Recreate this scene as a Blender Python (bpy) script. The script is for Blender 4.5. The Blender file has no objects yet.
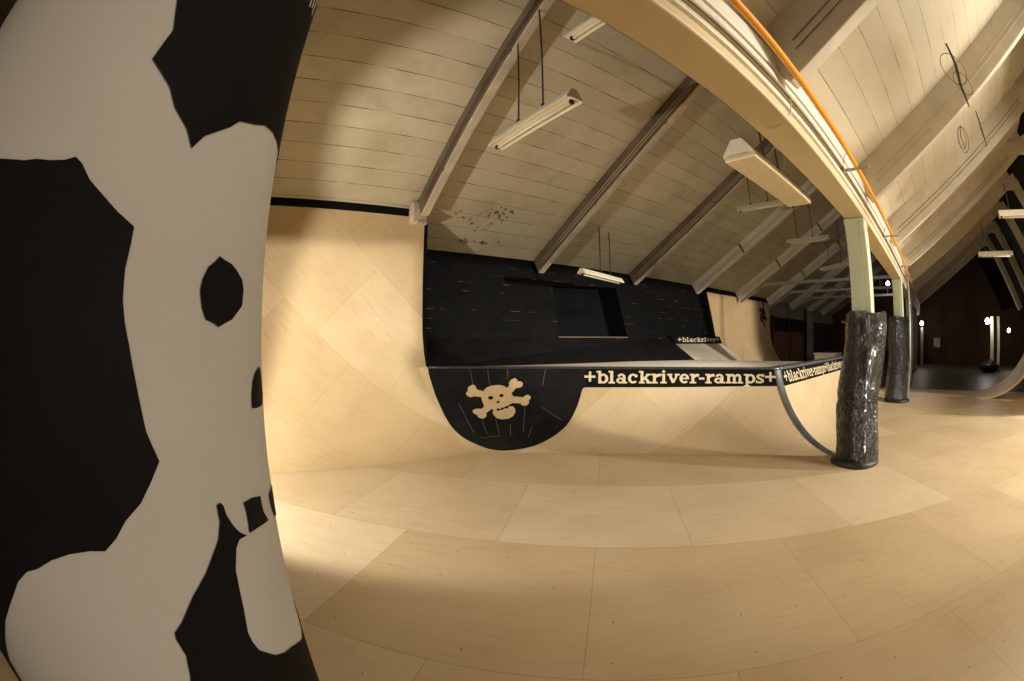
import bpy, bmesh, math, random
from mathutils import Vector, Matrix
random.seed(7)
D2R = math.radians
COL = bpy.context.scene.collection
ZF = -1.5            # floor level (camera sits at the origin)

# ------------------------------------------------------------------ helpers
def tag(o, label=None, cat=None, group=None, kind=None):
    if label: o['label'] = label
    if cat: o['category'] = cat
    if group: o['group'] = group
    if kind: o['kind'] = kind
    return o

def empty(name, loc, label, cat, group=None):
    o = bpy.data.objects.new(name, None)
    COL.objects.link(o); o.location = loc; o.empty_display_size = .1
    return tag(o, label, cat, group)

class MB:
    """collects faces (world coordinates) with uvs and builds ONE mesh object"""
    def __init__(s): s.v = []; s.f = []; s.uv = []; s.m = []; s.sm = []; s.cuts = []
    def cut(s): s.cuts.append((len(s.v), len(s.f)))     # what follows becomes a mesh of its own
    def face(s, pts, uvs=None, mat=0, smooth=False):
        b = len(s.v); s.v += [tuple(p) for p in pts]; s.f.append(list(range(b, b + len(pts))))
        s.uv.append(uvs or [(p[0], p[1]) for p in pts]); s.m.append(mat); s.sm.append(smooth)
    def grid(s, rows, uvrows=None, mat=0, smooth=True, flip=False):
        b = len(s.v); n = len(rows[0])
        for r in rows: s.v += [tuple(p) for p in r]
        for i in range(len(rows) - 1):
            for j in range(n - 1):
                q = [(i, j), (i, j + 1), (i + 1, j + 1), (i + 1, j)]
                if flip: q.reverse()
                s.f.append([b + a * n + c for a, c in q])
                s.uv.append([uvrows[a][c] if uvrows else (a / len(rows), c / n) for a, c in q])
                s.m.append(mat); s.sm.append(smooth)
    def box(s, c, size, axes=None, bev=0.0, mat=0):
        X, Y, Z = axes or (Vector((1, 0, 0)), Vector((0, 1, 0)), Vector((0, 0, 1)))
        X, Y, Z = Vector(X).normalized(), Vector(Y).normalized(), Vector(Z).normalized()
        c = Vector(c); h = [size[0] / 2, size[1] / 2, size[2] / 2]
        bm = bmesh.new(); bmesh.ops.create_cube(bm, size=1)
        for v in bm.verts: v.co = Vector((v.co.x * 2 * h[0], v.co.y * 2 * h[1], v.co.z * 2 * h[2]))
        if bev: bmesh.ops.bevel(bm, geom=bm.edges[:], offset=bev, segments=2, affect='EDGES', profile=.5)
        for f in bm.faces:
            n = f.normal; L = [v.co.copy() for v in f.verts]
            ax = max(range(3), key=lambda k: abs(n[k])); k0, k1 = [k for k in range(3) if k != ax]
            if size[k1] > size[k0]: k0, k1 = k1, k0
            s.face([c + X * p.x + Y * p.y + Z * p.z for p in L], [(p[k0], p[k1]) for p in L], mat)
        bm.free()
    def tube(s, path, r, n=10, mat=0, caps=True):
        path = [Vector(p) for p in path]; R = r if isinstance(r, (list, tuple)) else [r] * len(path)
        rows = []; prev = None
        for i, p in enumerate(path):
            t = (path[min(i + 1, len(path) - 1)] - path[max(i - 1, 0)]).normalized()
            if prev is None:
                a = t.cross(Vector((0, 0, 1)));
                if a.length < .1: a = t.cross(Vector((1, 0, 0)))
                a.normalize()
            else: a = (prev - t * prev.dot(t)).normalized()
            prev = a; b = t.cross(a)
            rows.append([p + (a * math.cos(2 * math.pi * k / n) + b * math.sin(2 * math.pi * k / n)) * R[i] for k in range(n + 1)])
        s.grid(rows, mat=mat)
        if caps:
            s.face(list(reversed(rows[0][:-1])), mat=mat); s.face(rows[-1][:-1], mat=mat)
    def build(s, name, mats, parent=None, merge=True, solid=0.0):
        if s.cuts:
            ends = [c for c in s.cuts if 0 < c[1] < len(s.f)] + [(len(s.v), len(s.f))]; v0 = f0 = 0; o = None
            for v1, f1 in ends:
                q = MB(); q.v = s.v[v0:v1]; q.f = [[i - v0 for i in f] for f in s.f[f0:f1]]; q.uv = s.uv[f0:f1]; q.m = s.m[f0:f1]; q.sm = s.sm[f0:f1]
                o = q.build(name, mats, parent, merge, solid); v0, f0 = v1, f1
            return o
        me = bpy.data.meshes.new(name); base = Vector((0, 0, 0))
        if parent is not None: base = parent.matrix_basis.translation if parent.parent is None else Vector(parent['_w'])
        me.from_pydata([tuple(Vector(v) - base) for v in s.v], [], s.f)
        ul = me.uv_layers.new(name='UVMap'); k = 0
        for fi, f in enumerate(s.f):
            for j in range(len(f)):
                ul.data[k].uv = s.uv[fi][j]; k += 1
        for p, mi, sm in zip(me.polygons, s.m, s.sm): p.material_index = mi; p.use_smooth = sm
        for m in (mats if isinstance(mats, (list, tuple)) else [mats]): me.materials.append(m)
        if merge:
            bm = bmesh.new(); bm.from_mesh(me); bmesh.ops.remove_doubles(bm, verts=bm.verts, dist=1e-5); bm.to_mesh(me); bm.free()
        me.update()
        o = bpy.data.objects.new(name, me); COL.objects.link(o)
        o['_w'] = tuple(base)
        if parent is not None: o.parent = parent
        if solid:
            md = o.modifiers.new('thickness', 'SOLIDIFY'); md.thickness = solid; md.offset = -1
        return o

def clean_poly(pts):
    out = []
    for p in pts:
        if not out or (abs(p[0] - out[-1][0]) + abs(p[1] - out[-1][1])) > 1e-5: out.append(p)
    return out

def wrap(mb, polys, fn, off, du=.12, dv=.12, mat=0):
    """lays flat outlines (u,v) on a surface fn(u,v,offset)"""
    for pts in polys:
        bm = bmesh.new(); vs = [bm.verts.new((p[0], p[1], 0)) for p in clean_poly(pts)]
        bm.faces.new(vs); bm.normal_update(); bmesh.ops.triangulate(bm, faces=bm.faces[:], ngon_method='EAR_CLIP')
        xs = [p[0] for p in pts]; ys = [p[1] for p in pts]
        for d, lo, hi, n in ((du, min(xs), max(xs), (1, 0, 0)), (dv, min(ys), max(ys), (0, 1, 0))):
            if not d: continue
            k = math.floor(lo / d) + 1
            while k * d < hi:
                bmesh.ops.bisect_plane(bm, geom=bm.verts[:] + bm.edges[:] + bm.faces[:], dist=1e-7, plane_co=(n[0] * k * d, n[1] * k * d, 0), plane_no=n)
                k += 1
        for f in bm.faces:
            L = [(v.co.x, v.co.y) for v in f.verts]
            W = [Vector(fn(a, b, off)) for a, b in L]
            nn = (W[1] - W[0]).cross(W[2] - W[0]); ref = Vector(fn(L[0][0], L[0][1], off + .01)) - W[0]
            if nn.dot(ref) < 0: W.reverse(); L.reverse()
            mb.face(W, L, mat, True)
        bm.free()

# ------------------------------------------------------------------ materials
def new_mat(name):
    m = bpy.data.materials.new(name); m.use_nodes = True; nt = m.node_tree
    b = nt.nodes['Principled BSDF']; return m, nt, b
def N(nt, typ, **kw):
    n = nt.nodes.new(typ)
    for k, v in kw.items():
        if k.startswith('_'): setattr(n, k[1:], v)
        else: n.inputs[k].default_value = v
    return n
def ln(nt, a, b): nt.links.new(a, b)
def rgb(c): return (c[0], c[1], c[2], 1)
def ramp(nt, fac, stops):
    r = nt.nodes.new('ShaderNodeValToRGB'); e = r.color_ramp.elements
    while len(e) < len(stops): e.new(.5)
    for i, (p, c) in enumerate(stops): e[i].position = p; e[i].color = rgb(c) if len(c) == 3 else c
    ln(nt, fac, r.inputs['Fac']); return r.outputs['Color']
def mix(nt, f, a, b, mode='MIX'):
    n = nt.nodes.new('ShaderNodeMix'); n.data_type = 'RGBA'; n.blend_type = mode
    for key, val in ((0, f), (6, a), (7, b)):
        if isinstance(val, (int, float)): n.inputs[key].default_value = val
        elif isinstance(val, tuple): n.inputs[key].default_value = rgb(val)
        else: ln(nt, val, n.inputs[key])
    return n.outputs[2]
def mth(nt, op, a, b=None, c=None):
    n = nt.nodes.new('ShaderNodeMath'); n.operation = op
    for i, v in enumerate((a, b, c)):
        if v is None: continue
        if isinstance(v, (int, float)): n.inputs[i].default_value = v
        else: ln(nt, v, n.inputs[i])
    return n.outputs[0]
def uvmap(nt, rot=0, loc=(0, 0, 0), scale=(1, 1, 1)):
    tc = nt.nodes.new('ShaderNodeTexCoord'); mp = nt.nodes.new('ShaderNodeMapping')
    mp.inputs['Rotation'].default_value = (0, 0, rot); mp.inputs['Location'].default_value = loc; mp.inputs['Scale'].default_value = scale
    ln(nt, tc.outputs['UV'], mp.inputs['Vector']); return mp.outputs['Vector']

def plain(name, col, rough=.6, metal=0, noise=.0, nscale=8, spec=.4, bump=0):
    m, nt, b = new_mat(name)
    b.inputs['Roughness'].default_value = rough; b.inputs['Metallic'].default_value = metal
    b.inputs['Specular IOR Level'].default_value = spec
    tc = nt.nodes.new('ShaderNodeTexCoord')
    nz = N(nt, 'ShaderNodeTexNoise', Scale=nscale, Detail=5.0); ln(nt, tc.outputs['Object'], nz.inputs['Vector'])
    c = ramp(nt, nz.outputs['Fac'], [(.25, tuple(x * (1 - noise) for x in col)), (.75, tuple(min(1, x * (1 + noise)) for x in col))])
    ln(nt, c, b.inputs['Base Color'])
    if bump:
        bp = N(nt, 'ShaderNodeBump', Strength=bump, Distance=.01); ln(nt, nz.outputs['Fac'], bp.inputs['Height']); ln(nt, bp.outputs['Normal'], b.inputs['Normal'])
    return m

def plywood(name, rot, loc, bw, bh, c1, c2, seam=.0022, screws=True, contrast=1.0, grain_rot=0):
    m, nt, b = new_mat(name)
    v = uvmap(nt, rot, loc)
    br = N(nt, 'ShaderNodeTexBrick', Scale=1.0, **{'Mortar Size': seam, 'Mortar Smooth': .0, 'Bias': 0.0, 'Brick Width': bw, 'Row Height': bh,
           'Color1': rgb(c1), 'Color2': rgb(c2), 'Mortar': rgb(tuple(x * .68 for x in c1))})
    br.offset = .5; br.squash = 1; ln(nt, v, br.inputs['Vector'])
    # veneer grain and blotches
    mp = nt.nodes.new('ShaderNodeMapping'); mp.inputs['Scale'].default_value = (1.2, 9, 1); mp.inputs['Rotation'].default_value = (0, 0, grain_rot); ln(nt, v, mp.inputs['Vector'])
    g = N(nt, 'ShaderNodeTexNoise', Scale=2.2, Detail=8.0, Roughness=.62, Distortion=.6); ln(nt, mp.outputs['Vector'], g.inputs['Vector'])
    bl = N(nt, 'ShaderNodeTexNoise', Scale=1.3, Detail=4.0, Roughness=.55); ln(nt, v, bl.inputs['Vector'])
    gc = ramp(nt, g.outputs['Fac'], [(.25, (.86, .83, .78)), (.5, (1, 1, 1)), (.8, (1.0, .96, .90))])
    bc = ramp(nt, bl.outputs['Fac'], [(.3, (.90, .86, .80)), (.55, (1, 1, 1)), (.8, (1.0, .98, .95))])
    c = mix(nt, .75, br.outputs['Color'], gc, 'MULTIPLY'); c = mix(nt, .8, c, bc, 'MULTIPLY')
    if screws:
        sx = nt.nodes.new('ShaderNodeSeparateXYZ'); ln(nt, v, sx.inputs[0])
        d = []
        for o, p in ((sx.outputs[0], bw / 4), (sx.outputs[1], bh / 4)):
            w = mth(nt, 'FRACT', mth(nt, 'DIVIDE', mth(nt, 'ADD', o, .05), p))
            w = mth(nt, 'MULTIPLY', mth(nt, 'SUBTRACT', w, .5), p); d.append(mth(nt, 'MULTIPLY', w, w))
        r2 = mth(nt, 'ADD', d[0], d[1]); k = mth(nt, 'LESS_THAN', r2, .0065 ** 2)
        wn = N(nt, 'ShaderNodeTexNoise', Scale=3.1, Detail=0.0); ln(nt, v, wn.inputs['Vector'])
        k = mth(nt, 'MULTIPLY', k, mth(nt, 'GREATER_THAN', wn.outputs['Fac'], .46))
        c = mix(nt, mth(nt, 'MULTIPLY', k, .75), c, (.10, .075, .05))
    ln(nt, c, b.inputs['Base Color']); b.inputs['Roughness'].default_value = .48; b.inputs['Specular IOR Level'].default_value = .35
    return m

def planks(name, col, pitch, groove=.010, dark=.25, dirt=.35, rough=.6, gstr=.8, seed=0.0, spec=.3):
    """boards running along U, stacked along V"""
    m, nt, b = new_mat(name); v = uvmap(nt, 0, (seed, 0, 0))
    sx = nt.nodes.new('ShaderNodeSeparateXYZ'); ln(nt, v, sx.inputs[0])
    q = mth(nt, 'DIVIDE', sx.outputs[1], pitch); fr = mth(nt, 'FRACT', mth(nt, 'ADD', q, 100.0)); idx = mth(nt, 'FLOOR', mth(nt, 'ADD', q, 100.0))
    wob = N(nt, 'ShaderNodeTexNoise', Scale=2.4, Detail=3.0); ln(nt, v, wob.inputs['Vector'])
    gw = mth(nt, 'MULTIPLY', mth(nt, 'SUBTRACT', wob.outputs['Fac'], .28), groove * 3.2 / pitch)
    g = mth(nt, 'LESS_THAN', fr, gw)
    wn = nt.nodes.new('ShaderNodeTexWhiteNoise'); wn.noise_dimensions = '1D'; ln(nt, idx, wn.inputs['W'])
    pc = ramp(nt, wn.outputs['Value'], [(0, tuple(x * .92 for x in col)), (1, tuple(min(1, x * 1.05) for x in col))])
    dn = N(nt, 'ShaderNodeTexNoise', Scale=1.1, Detail=7.0, Roughness=.65); ln(nt, v, dn.inputs['Vector'])
    dc = ramp(nt, dn.outputs['Fac'], [(.28, (.72, .68, .60)), (.52, (1, 1, 1)), (.8, (1.04, 1.03, 1.0))])
    c = mix(nt, dirt, pc, dc, 'MULTIPLY')
    gm = mth(nt, 'MULTIPLY', g, gstr)
    c = mix(nt, gm, c, tuple(x * dark for x in col))
    ln(nt, c, b.inputs['Base Color']); b.inputs['Roughness'].default_value = rough; b.inputs['Specular IOR Level'].default_value = spec
    bp = N(nt, 'ShaderNodeBump', Strength=.35, Distance=.01); ln(nt, mth(nt, 'SUBTRACT', 1.0, g), bp.inputs['Height']); ln(nt, bp.outputs['Normal'], b.inputs['Normal'])
    return m

def blackpaint(name, planked=None, scratch=.4, base=.003, rough=.7):
    m, nt, b = new_mat(name); v = uvmap(nt)
    n1 = N(nt, 'ShaderNodeTexNoise', Scale=3.0, Detail=8.0, Roughness=.7); ln(nt, v, n1.inputs['Vector'])
    c = ramp(nt, n1.outputs['Fac'], [(.35, (base * .8,) * 3), (.75, (base * 2.2, base * 2.1, base * 1.9))])
    mp = nt.nodes.new('ShaderNodeMapping'); mp.inputs['Rotation'].default_value = (0, 0, .5); mp.inputs['Scale'].default_value = (2, 22, 1); ln(nt, v, mp.inputs['Vector'])
    sc = N(nt, 'ShaderNodeTexNoise', Scale=1.6, Detail=9.0, Roughness=.75, Distortion=1.5); ln(nt, mp.outputs['Vector'], sc.inputs['Vector'])
    sk = ramp(nt, sc.outputs['Fac'], [(.60, (0, 0, 0)), (.72, (1, 1, 1))])
    c = mix(nt, mth(nt, 'MULTIPLY', sk, scratch * .12), c, (.35, .33, .28))
    if planked:
        sx = nt.nodes.new('ShaderNodeSeparateXYZ'); ln(nt, v, sx.inputs[0])
        fr = mth(nt, 'FRACT', mth(nt, 'ADD', mth(nt, 'DIVIDE', sx.outputs[1], planked), 50.0))
        g = mth(nt, 'LESS_THAN', fr, .075)
        mp2 = nt.nodes.new('ShaderNodeMapping'); mp2.inputs['Scale'].default_value = (1.2, 6, 1); ln(nt, v, mp2.inputs['Vector'])
        ch = N(nt, 'ShaderNodeTexNoise', Scale=2.0, Detail=6.0, Roughness=.7); ln(nt, mp2.outputs['Vector'], ch.inputs['Vector'])
        chip = ramp(nt, ch.outputs['Fac'], [(.54, (.0, .0, .0)), (.68, (1, 1, 1))])
        c = mix(nt, mth(nt, 'MULTIPLY', g, .8), c, mix(nt, chip, (.002, .002, .002), (.26, .22, .155)))
        bp = N(nt, 'ShaderNodeBump', Strength=.5, Distance=.01); ln(nt, mth(nt, 'SUBTRACT', 1.0, g), bp.inputs['Height']); ln(nt, bp.outputs['Normal'], b.inputs['Normal'])
    ln(nt, c, b.inputs['Base Color']); b.inputs['Roughness'].default_value = rough; b.inputs['Specular IOR Level'].default_value = .13
    return m

def film(name):
    m, nt, b = new_mat(name); tc = nt.nodes.new('ShaderNodeTexCoord')
    mp = nt.nodes.new('ShaderNodeMapping'); mp.inputs['Scale'].default_value = (5, 5, 2.6); ln(nt, tc.outputs['Object'], mp.inputs['Vector'])
    n1 = N(nt, 'ShaderNodeTexNoise', Scale=3.6, Detail=9.0, Roughness=.72, Distortion=.8); ln(nt, mp.outputs['Vector'], n1.inputs['Vector'])
    n2 = N(nt, 'ShaderNodeTexVoronoi', Scale=9.0); n2.feature = 'DISTANCE_TO_EDGE'; ln(nt, mp.outputs['Vector'], n2.inputs['Vector'])
    h = mth(nt, 'ADD', n1.outputs['Fac'], mth(nt, 'MULTIPLY', n2.outputs['Distance'], .5))
    bp = N(nt, 'ShaderNodeBump', Strength=1.0, Distance=.05); ln(nt, h, bp.inputs['Height']); ln(nt, bp.outputs['Normal'], b.inputs['Normal'])
    c = ramp(nt, n1.outputs['Fac'], [(.3, (.003, .003, .003)), (.7, (.010, .010, .010))]); ln(nt, c, b.inputs['Base Color'])
    v3 = N(nt, 'ShaderNodeTexVoronoi', Scale=7.0, Randomness=1.0); ln(nt, mp.outputs['Vector'], v3.inputs['Vector'])
    n3 = N(nt, 'ShaderNodeTexNoise', Scale=9.0, Detail=3.0, Roughness=.6); ln(nt, mp.outputs['Vector'], n3.inputs['Vector'])
    bp.inputs['Strength'].default_value = 1.0; bp.inputs['Distance'].default_value = .075
    hh = mth(nt, 'ADD', mth(nt, 'MULTIPLY', n1.outputs['Fac'], .6), mth(nt, 'ADD', mth(nt, 'MULTIPLY', v3.outputs['Distance'], .55), mth(nt, 'MULTIPLY', n3.outputs['Fac'], .7)))
    ln(nt, hh, bp.inputs['Height'])
    b.inputs['Roughness'].default_value = .16; b.inputs['Specular IOR Level'].default_value = .6; b.inputs['Coat Weight'].default_value = 1.0; b.inputs['Coat Roughness'].default_value = .07; b.inputs['Coat IOR'].default_value = 1.5; ln(nt, bp.outputs['Normal'], b.inputs['Coat Normal'])
    return m

def emit(name, col, s):
    m, nt, b = new_mat(name); b.inputs['Base Color'].default_value = rgb(col); b.inputs['Emission Color'].default_value = rgb(col); b.inputs['Emission Strength'].default_value = s
    return m

PLY1, PLY2 = (.62, .465, .265), (.80, .645, .43)
M_floor = plywood('plywood_sheets_floor', D2R(45), (-.01, -.06, 0), 1.45, 1.425, PLY1, PLY2)
M_vert = plywood('plywood_sheets_vert', D2R(45), (.5, .35, 0), 1.45, 1.425, (.68, .50, .275), (.78, .61, .37), screws=False)
M_ramp = plywood('plywood_sheets_ramp', D2R(45), (.1, .6, 0), 1.45, 1.425, (.66, .495, .28), (.77, .605, .38), screws=True)
M_far = plywood('plywood_sheets_far', D2R(45), (.3, .1, 0), 1.45, 1.425, (.68, .49, .26), (.76, .57, .32), screws=False)
M_deck = plywood('pale_plywood_deck', 0, (0, 0, 0), 2.4, 1.2, (.82, .755, .62), (.88, .82, .69), screws=False)
M_ceilL = planks('cream_ceiling_boards', (.58, .515, .37), .34, groove=.011, dark=.10, dirt=.8, gstr=.95)
M_ceilR = planks('cream_ceiling_boards_clean', (.62, .545, .395), .34, groove=.008, dark=.15, dirt=.35, gstr=.9)
M_raft = plain('cream_paint_rafter', (.60, .525, .40), .55, noise=.12, nscale=3)
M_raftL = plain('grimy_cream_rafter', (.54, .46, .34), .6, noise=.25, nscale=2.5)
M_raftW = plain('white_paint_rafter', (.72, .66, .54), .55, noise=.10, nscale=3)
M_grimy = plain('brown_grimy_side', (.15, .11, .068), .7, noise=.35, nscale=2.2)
M_beam = plain('tan_paint_beam', (.62, .50, .29), .5, noise=.08, nscale=2)
M_white = plain('white_enamel', (.74, .68, .55), .45, noise=.06, nscale=5)
M_tray = plain('lamp_tray_enamel', (.80, .72, .55), .35, noise=.05, nscale=5)
M_green = plain('pale_green_paint', (.55, .58, .40), .5, noise=.08, nscale=4)
M_black = blackpaint('black_paint')
M_blackR = blackpaint('black_paint_scuffed', scratch=1.0, base=.0075)
M_blackP = blackpaint('black_painted_boards', planked=.185)
M_dark = plain('black_rubber', (.012, .012, .012), .5)
M_film = film('black_stretch_film')
M_letter = plain('cream_lettering_paint', (.74, .61, .40), .5, noise=.06, nscale=10)
M_emblem = plain('bare_ply_emblem', (.66, .48, .26), .5, noise=.07, nscale=9)
M_steel = plain('worn_steel', (.42, .44, .45), .32, metal=.9, noise=.25, nscale=6)
M_hip = plain('dull_dark_steel', (.20, .21, .215), .42, metal=.75, noise=.35, nscale=5)
M_galv = plain('grey_galvanised', (.40, .40, .38), .5, metal=.3, noise=.15)
M_orange = plain('orange_plastic_pipe', (.84, .33, .012), .3, noise=.04)
M_banner = plain('white_banner_cloth', (.47, .435, .385), .75, noise=.05, nscale=3, spec=.15)
M_print = plain('black_banner_print', (.006, .0057, .0053), .7, noise=.2, nscale=6, spec=.1)
M_wire = plain('dark_cable', (.03, .027, .022), .6)
M_brown = planks('brown_wood_door', (.21, .085, .03), .22, groove=.006, dirt=.4, rough=.5)
M_brown2 = planks('brown_wood_wall', (.075, .035, .016), .30, groove=.006, dirt=.5)
M_conc = plain('dark_concrete', (.10, .085, .065), .45, noise=.3, nscale=1.5)
M_greyw = plain('grey_plaster', (.30, .27, .21), .7, noise=.2, nscale=1.5)
M_glass = plain('night_glass', (.004, .004, .005), .4, spec=.15)
M_wirew = plain('pale_cable', (.62, .58, .48), .5)
M_stain = plain('peeling_paint_stain', (.20, .16, .105), .8, noise=.5, nscale=20)
M_end = plain('dark_timber_end', (.05, .04, .03), .8, noise=.3)

# ------------------------------------------------------------------ the hall
def slope(D, Y): return (D - .515 * Y) / .8572        # z of a roof plane (31 deg) at distance D above the camera
XA, XB = -3.6, 31.0
mb = MB(); mb.face([(XA, -13.5, ZF), (15.0, -13.5, ZF), (15.0, 7.9, ZF), (XA, 7.9, ZF)])
tag(mb.build('floor', M_floor), 'pale plywood sheet floor of the skate hall', kind='structure')
mb = MB(); mb.face([(15.0, -13.5, ZF), (XB, -13.5, ZF), (XB, 7.9, ZF), (15.0, 7.9, ZF)])
tag(mb.build('ground_far', M_conc), 'dark bare concrete beyond the plywood floor', kind='structure')
# left roof slope, right roof slope
mb = MB(); D = 5.34; Y0, Y1 = 2.4, 7.62; k = .8572
mb.face([(XA, Y0, slope(D, Y0)), (XB, Y0, slope(D, Y0)), (XB, Y1, slope(D, Y1)), (XA, Y1, slope(D, Y1))], [(XA, Y0 / k), (XB, Y0 / k), (XB, Y1 / k), (XA, Y1 / k)])
tag(mb.build('ceiling_left', M_ceilL), kind='structure')
mb = MB(); D = 2.25; Y0, Y1 = -4.15, 1.02
mb.face([(XA, Y0, slope(D, Y0)), (XB, Y0, slope(D, Y0)), (XB, Y1, slope(D, Y1)), (XA, Y1, slope(D, Y1))], [(XA, Y0 / k), (XB, Y0 / k), (XB, Y1 / k), (XA, Y1 / k)])
tag(mb.build('ceiling_right', M_ceilR), kind='structure')
# steep glazed sides of the two saw-tooth bays
zr = slope(2.25, -4.15)
mb = MB(); mb.face([(XA, -4.15, zr), (XB, -4.15, zr), (XB, -6.05, zr - 1.9 * 1.8), (XA, -6.05, zr - 1.9 * 1.8)])
tag(mb.build('window_1', M_glass), kind='structure')
zl = slope(5.34, 2.4)
mb = MB(); mb.face([(XA, .98, 2.0), (XB, .98, 2.0), (XB, 2.4, zl), (XA, 2.4, zl)])
tag(mb.build('window_2', M_glass), kind='structure')
zv = zr - 1.9 * 1.8
mb = MB(); mb.face([(XA, -6.05, zv), (XB, -6.05, zv), (XB, -13.5, zv + 4.48), (XA, -13.5, zv + 4.48)], [(XA, 0), (XB, 0), (XB, 8.3), (XA, 8.3)])
tag(mb.build('ceiling_outer', M_ceilR), kind='structure')
mb = MB(); mb.face([(XA, -13.5, ZF), (XB, -13.5, ZF), (XB, -13.5, 6.4), (XA, -13.5, 6.4)])
tag(mb.build('wall_right', M_greyw), kind='structure')
mb = MB(); mb.face([(XA, 7.9, ZF), (XA, -13.5, ZF), (XA, -13.5, 6.5), (XA, 7.9, 6.5)])
tag(mb.build('wall_back', M_end), kind='structure')
mb = MB(); mb.face([(XB, -13.5, ZF), (XB, 7.9, ZF), (XB, 7.9, 6.5), (XB, -13.5, 6.5)], [(-13.5, ZF), (7.9, ZF), (7.9, 6.5), (-13.5, 6.5)])
tag(mb.build('wall_far', M_brown2), kind='structure')

# black boarded knee wall with the dark opening
def kw(x, z, back=0.0): return (x, 7.165 + .25 * z + back, z)
mb = MB()
def kface(pts): mb.face([kw(*p) for p in pts], [(p[0], p[1] * 1.03) for p in pts])
T, B = 1.70, -.5
oTL, oTR, oBR, oBL = (5.96, 1.17), (8.0, 1.26), (8.08, .06), (5.89, .035)
kface([(2.3, B), (5.88, B), oBL, oTL, (5.96, T), (2.3, T)])
kface([oTL, oTR, (8.0, T), (5.96, T)])
kface([(5.88, B), (8.08, B), oBR, oBL])
kface([(8.08, B), (12.45, B), (12.48, .027), (12.56, T), (8.0, T), oTR, oBR])
kwall = tag(mb.build('wall_left', M_blackP), 'black painted board wall under the roof slope', kind='structure')
mb = MB(); dep = .55
for a, b in ((oTL, oTR), (oTR, oBR), (oBR, oBL), (oBL, oTL)):
    mb.face([kw(*a), kw(*b), kw(*b, dep), kw(*a, dep)])
mb.face([kw(*oBL, dep), kw(*oBR, dep), kw(*oTR, dep), kw(*oTL, dep)])
tag(mb.build('window_3', M_black), 'dark recessed opening in the black board wall', kind='structure')
mb = MB(); mb.box((6.98, 7.16, .035), (2.2, .03, .02), bev=.004)
tag(mb.build('trim_1', plain('bare_sill', (.22, .17, .10), .6)), 'pale worn sill edge of the dark opening', kind='structure')
# stained lowest ceiling boards beside the first rafter
mb = MB()
random.seed(21)
for px, py, nsp, sp, rr in ((4.05, 6.62, 30, .15, .022), (3.95, 6.9, 12, .12, .014), (3.72, 7.30, 9, .05, .022), (4.13, 7.27, 8, .055, .020), (4.42, 7.22, 2, .02, .018), (5.0, 7.0, 3, .04, .010), (5.35, 7.2, 5, .10, .010), (6.5, 6.9, 6, .12, .014), (3.45, 6.78, 10, .10, .02)):
    for q in range(nsp):
        cx, cy, r = px + random.gauss(0, sp * 1.3), py + random.gauss(0, sp * .55), rr * (.4 + random.random()); n = 8
        pts = [(cx + r * (.7 + .6 * random.random()) * 1.4 * math.cos(2 * math.pi * i / n), cy + r * (.6 + .6 * random.random()) * math.sin(2 * math.pi * i / n)) for i in range(n)]
        mb.face([(p[0], p[1], slope(5.334, p[1])) for p in reversed(pts)])
kst = mb.build('paint_stain', M_stain); kst.parent = bpy.data.objects['ceiling_left']
# eave strip above the verts
def lrun(name, x0, x1, y, z0, z1, mat, th=.04):
    mb = MB(); mb.box(((x0 + x1) / 2, y + th / 2, (z0 + z1) / 2), (x1 - x0, th, z1 - z0)); return tag(mb.build(name, mat), kind='structure')
lrun('wall_left_lower', XA, 2.5, 7.75, ZF, 1.8, M_end)
lrun('wall_left_far', 18.3, XB, 7.7, .98, 1.75, M_greyw)

# left wall far end: brown sliding door with dark transom, then dark bays
mb = MB(); mb.box((21.0, 7.66, -.58), (4.9, .08, 1.84), bev=.01); d1 = tag(mb.build('door_1', M_brown), 'brown wooden board door past the far vert ramp', kind='structure')
mb = MB()
for x in (18.6, 21.0, 23.4): mb.cut(); mb.box((x, 7.60, -.2), (.12, .06, 2.5), bev=.01)
mb.cut(); mb.box((21.0, 7.60, .36), (4.9, .06, .07), bev=.01)
mb.build('door_frame', M_end, d1)
mb = MB(); mb.face([(18.4, 7.68, .34), (23.5, 7.68, .34), (23.5, 7.68, .98), (18.4, 7.68, .98)])
for x in (19.6, 20.8, 22.0): mb.box((x, 7.66, .66), (.05, .05, .64))
tag(mb.build('window_4', M_glass), 'dark transom glazing above the brown door', kind='structure')
lrun('wall_left_end', 23.5, XB, 7.72, ZF, .98, M_end)
mb = MB(); mb.box((24.1, 7.4, 0), (.5, .3, 3.0), bev=.02)
tag(mb.build('pilaster', M_greyw), 'grey wall pilaster beside the brown door', 'pilaster')

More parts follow.
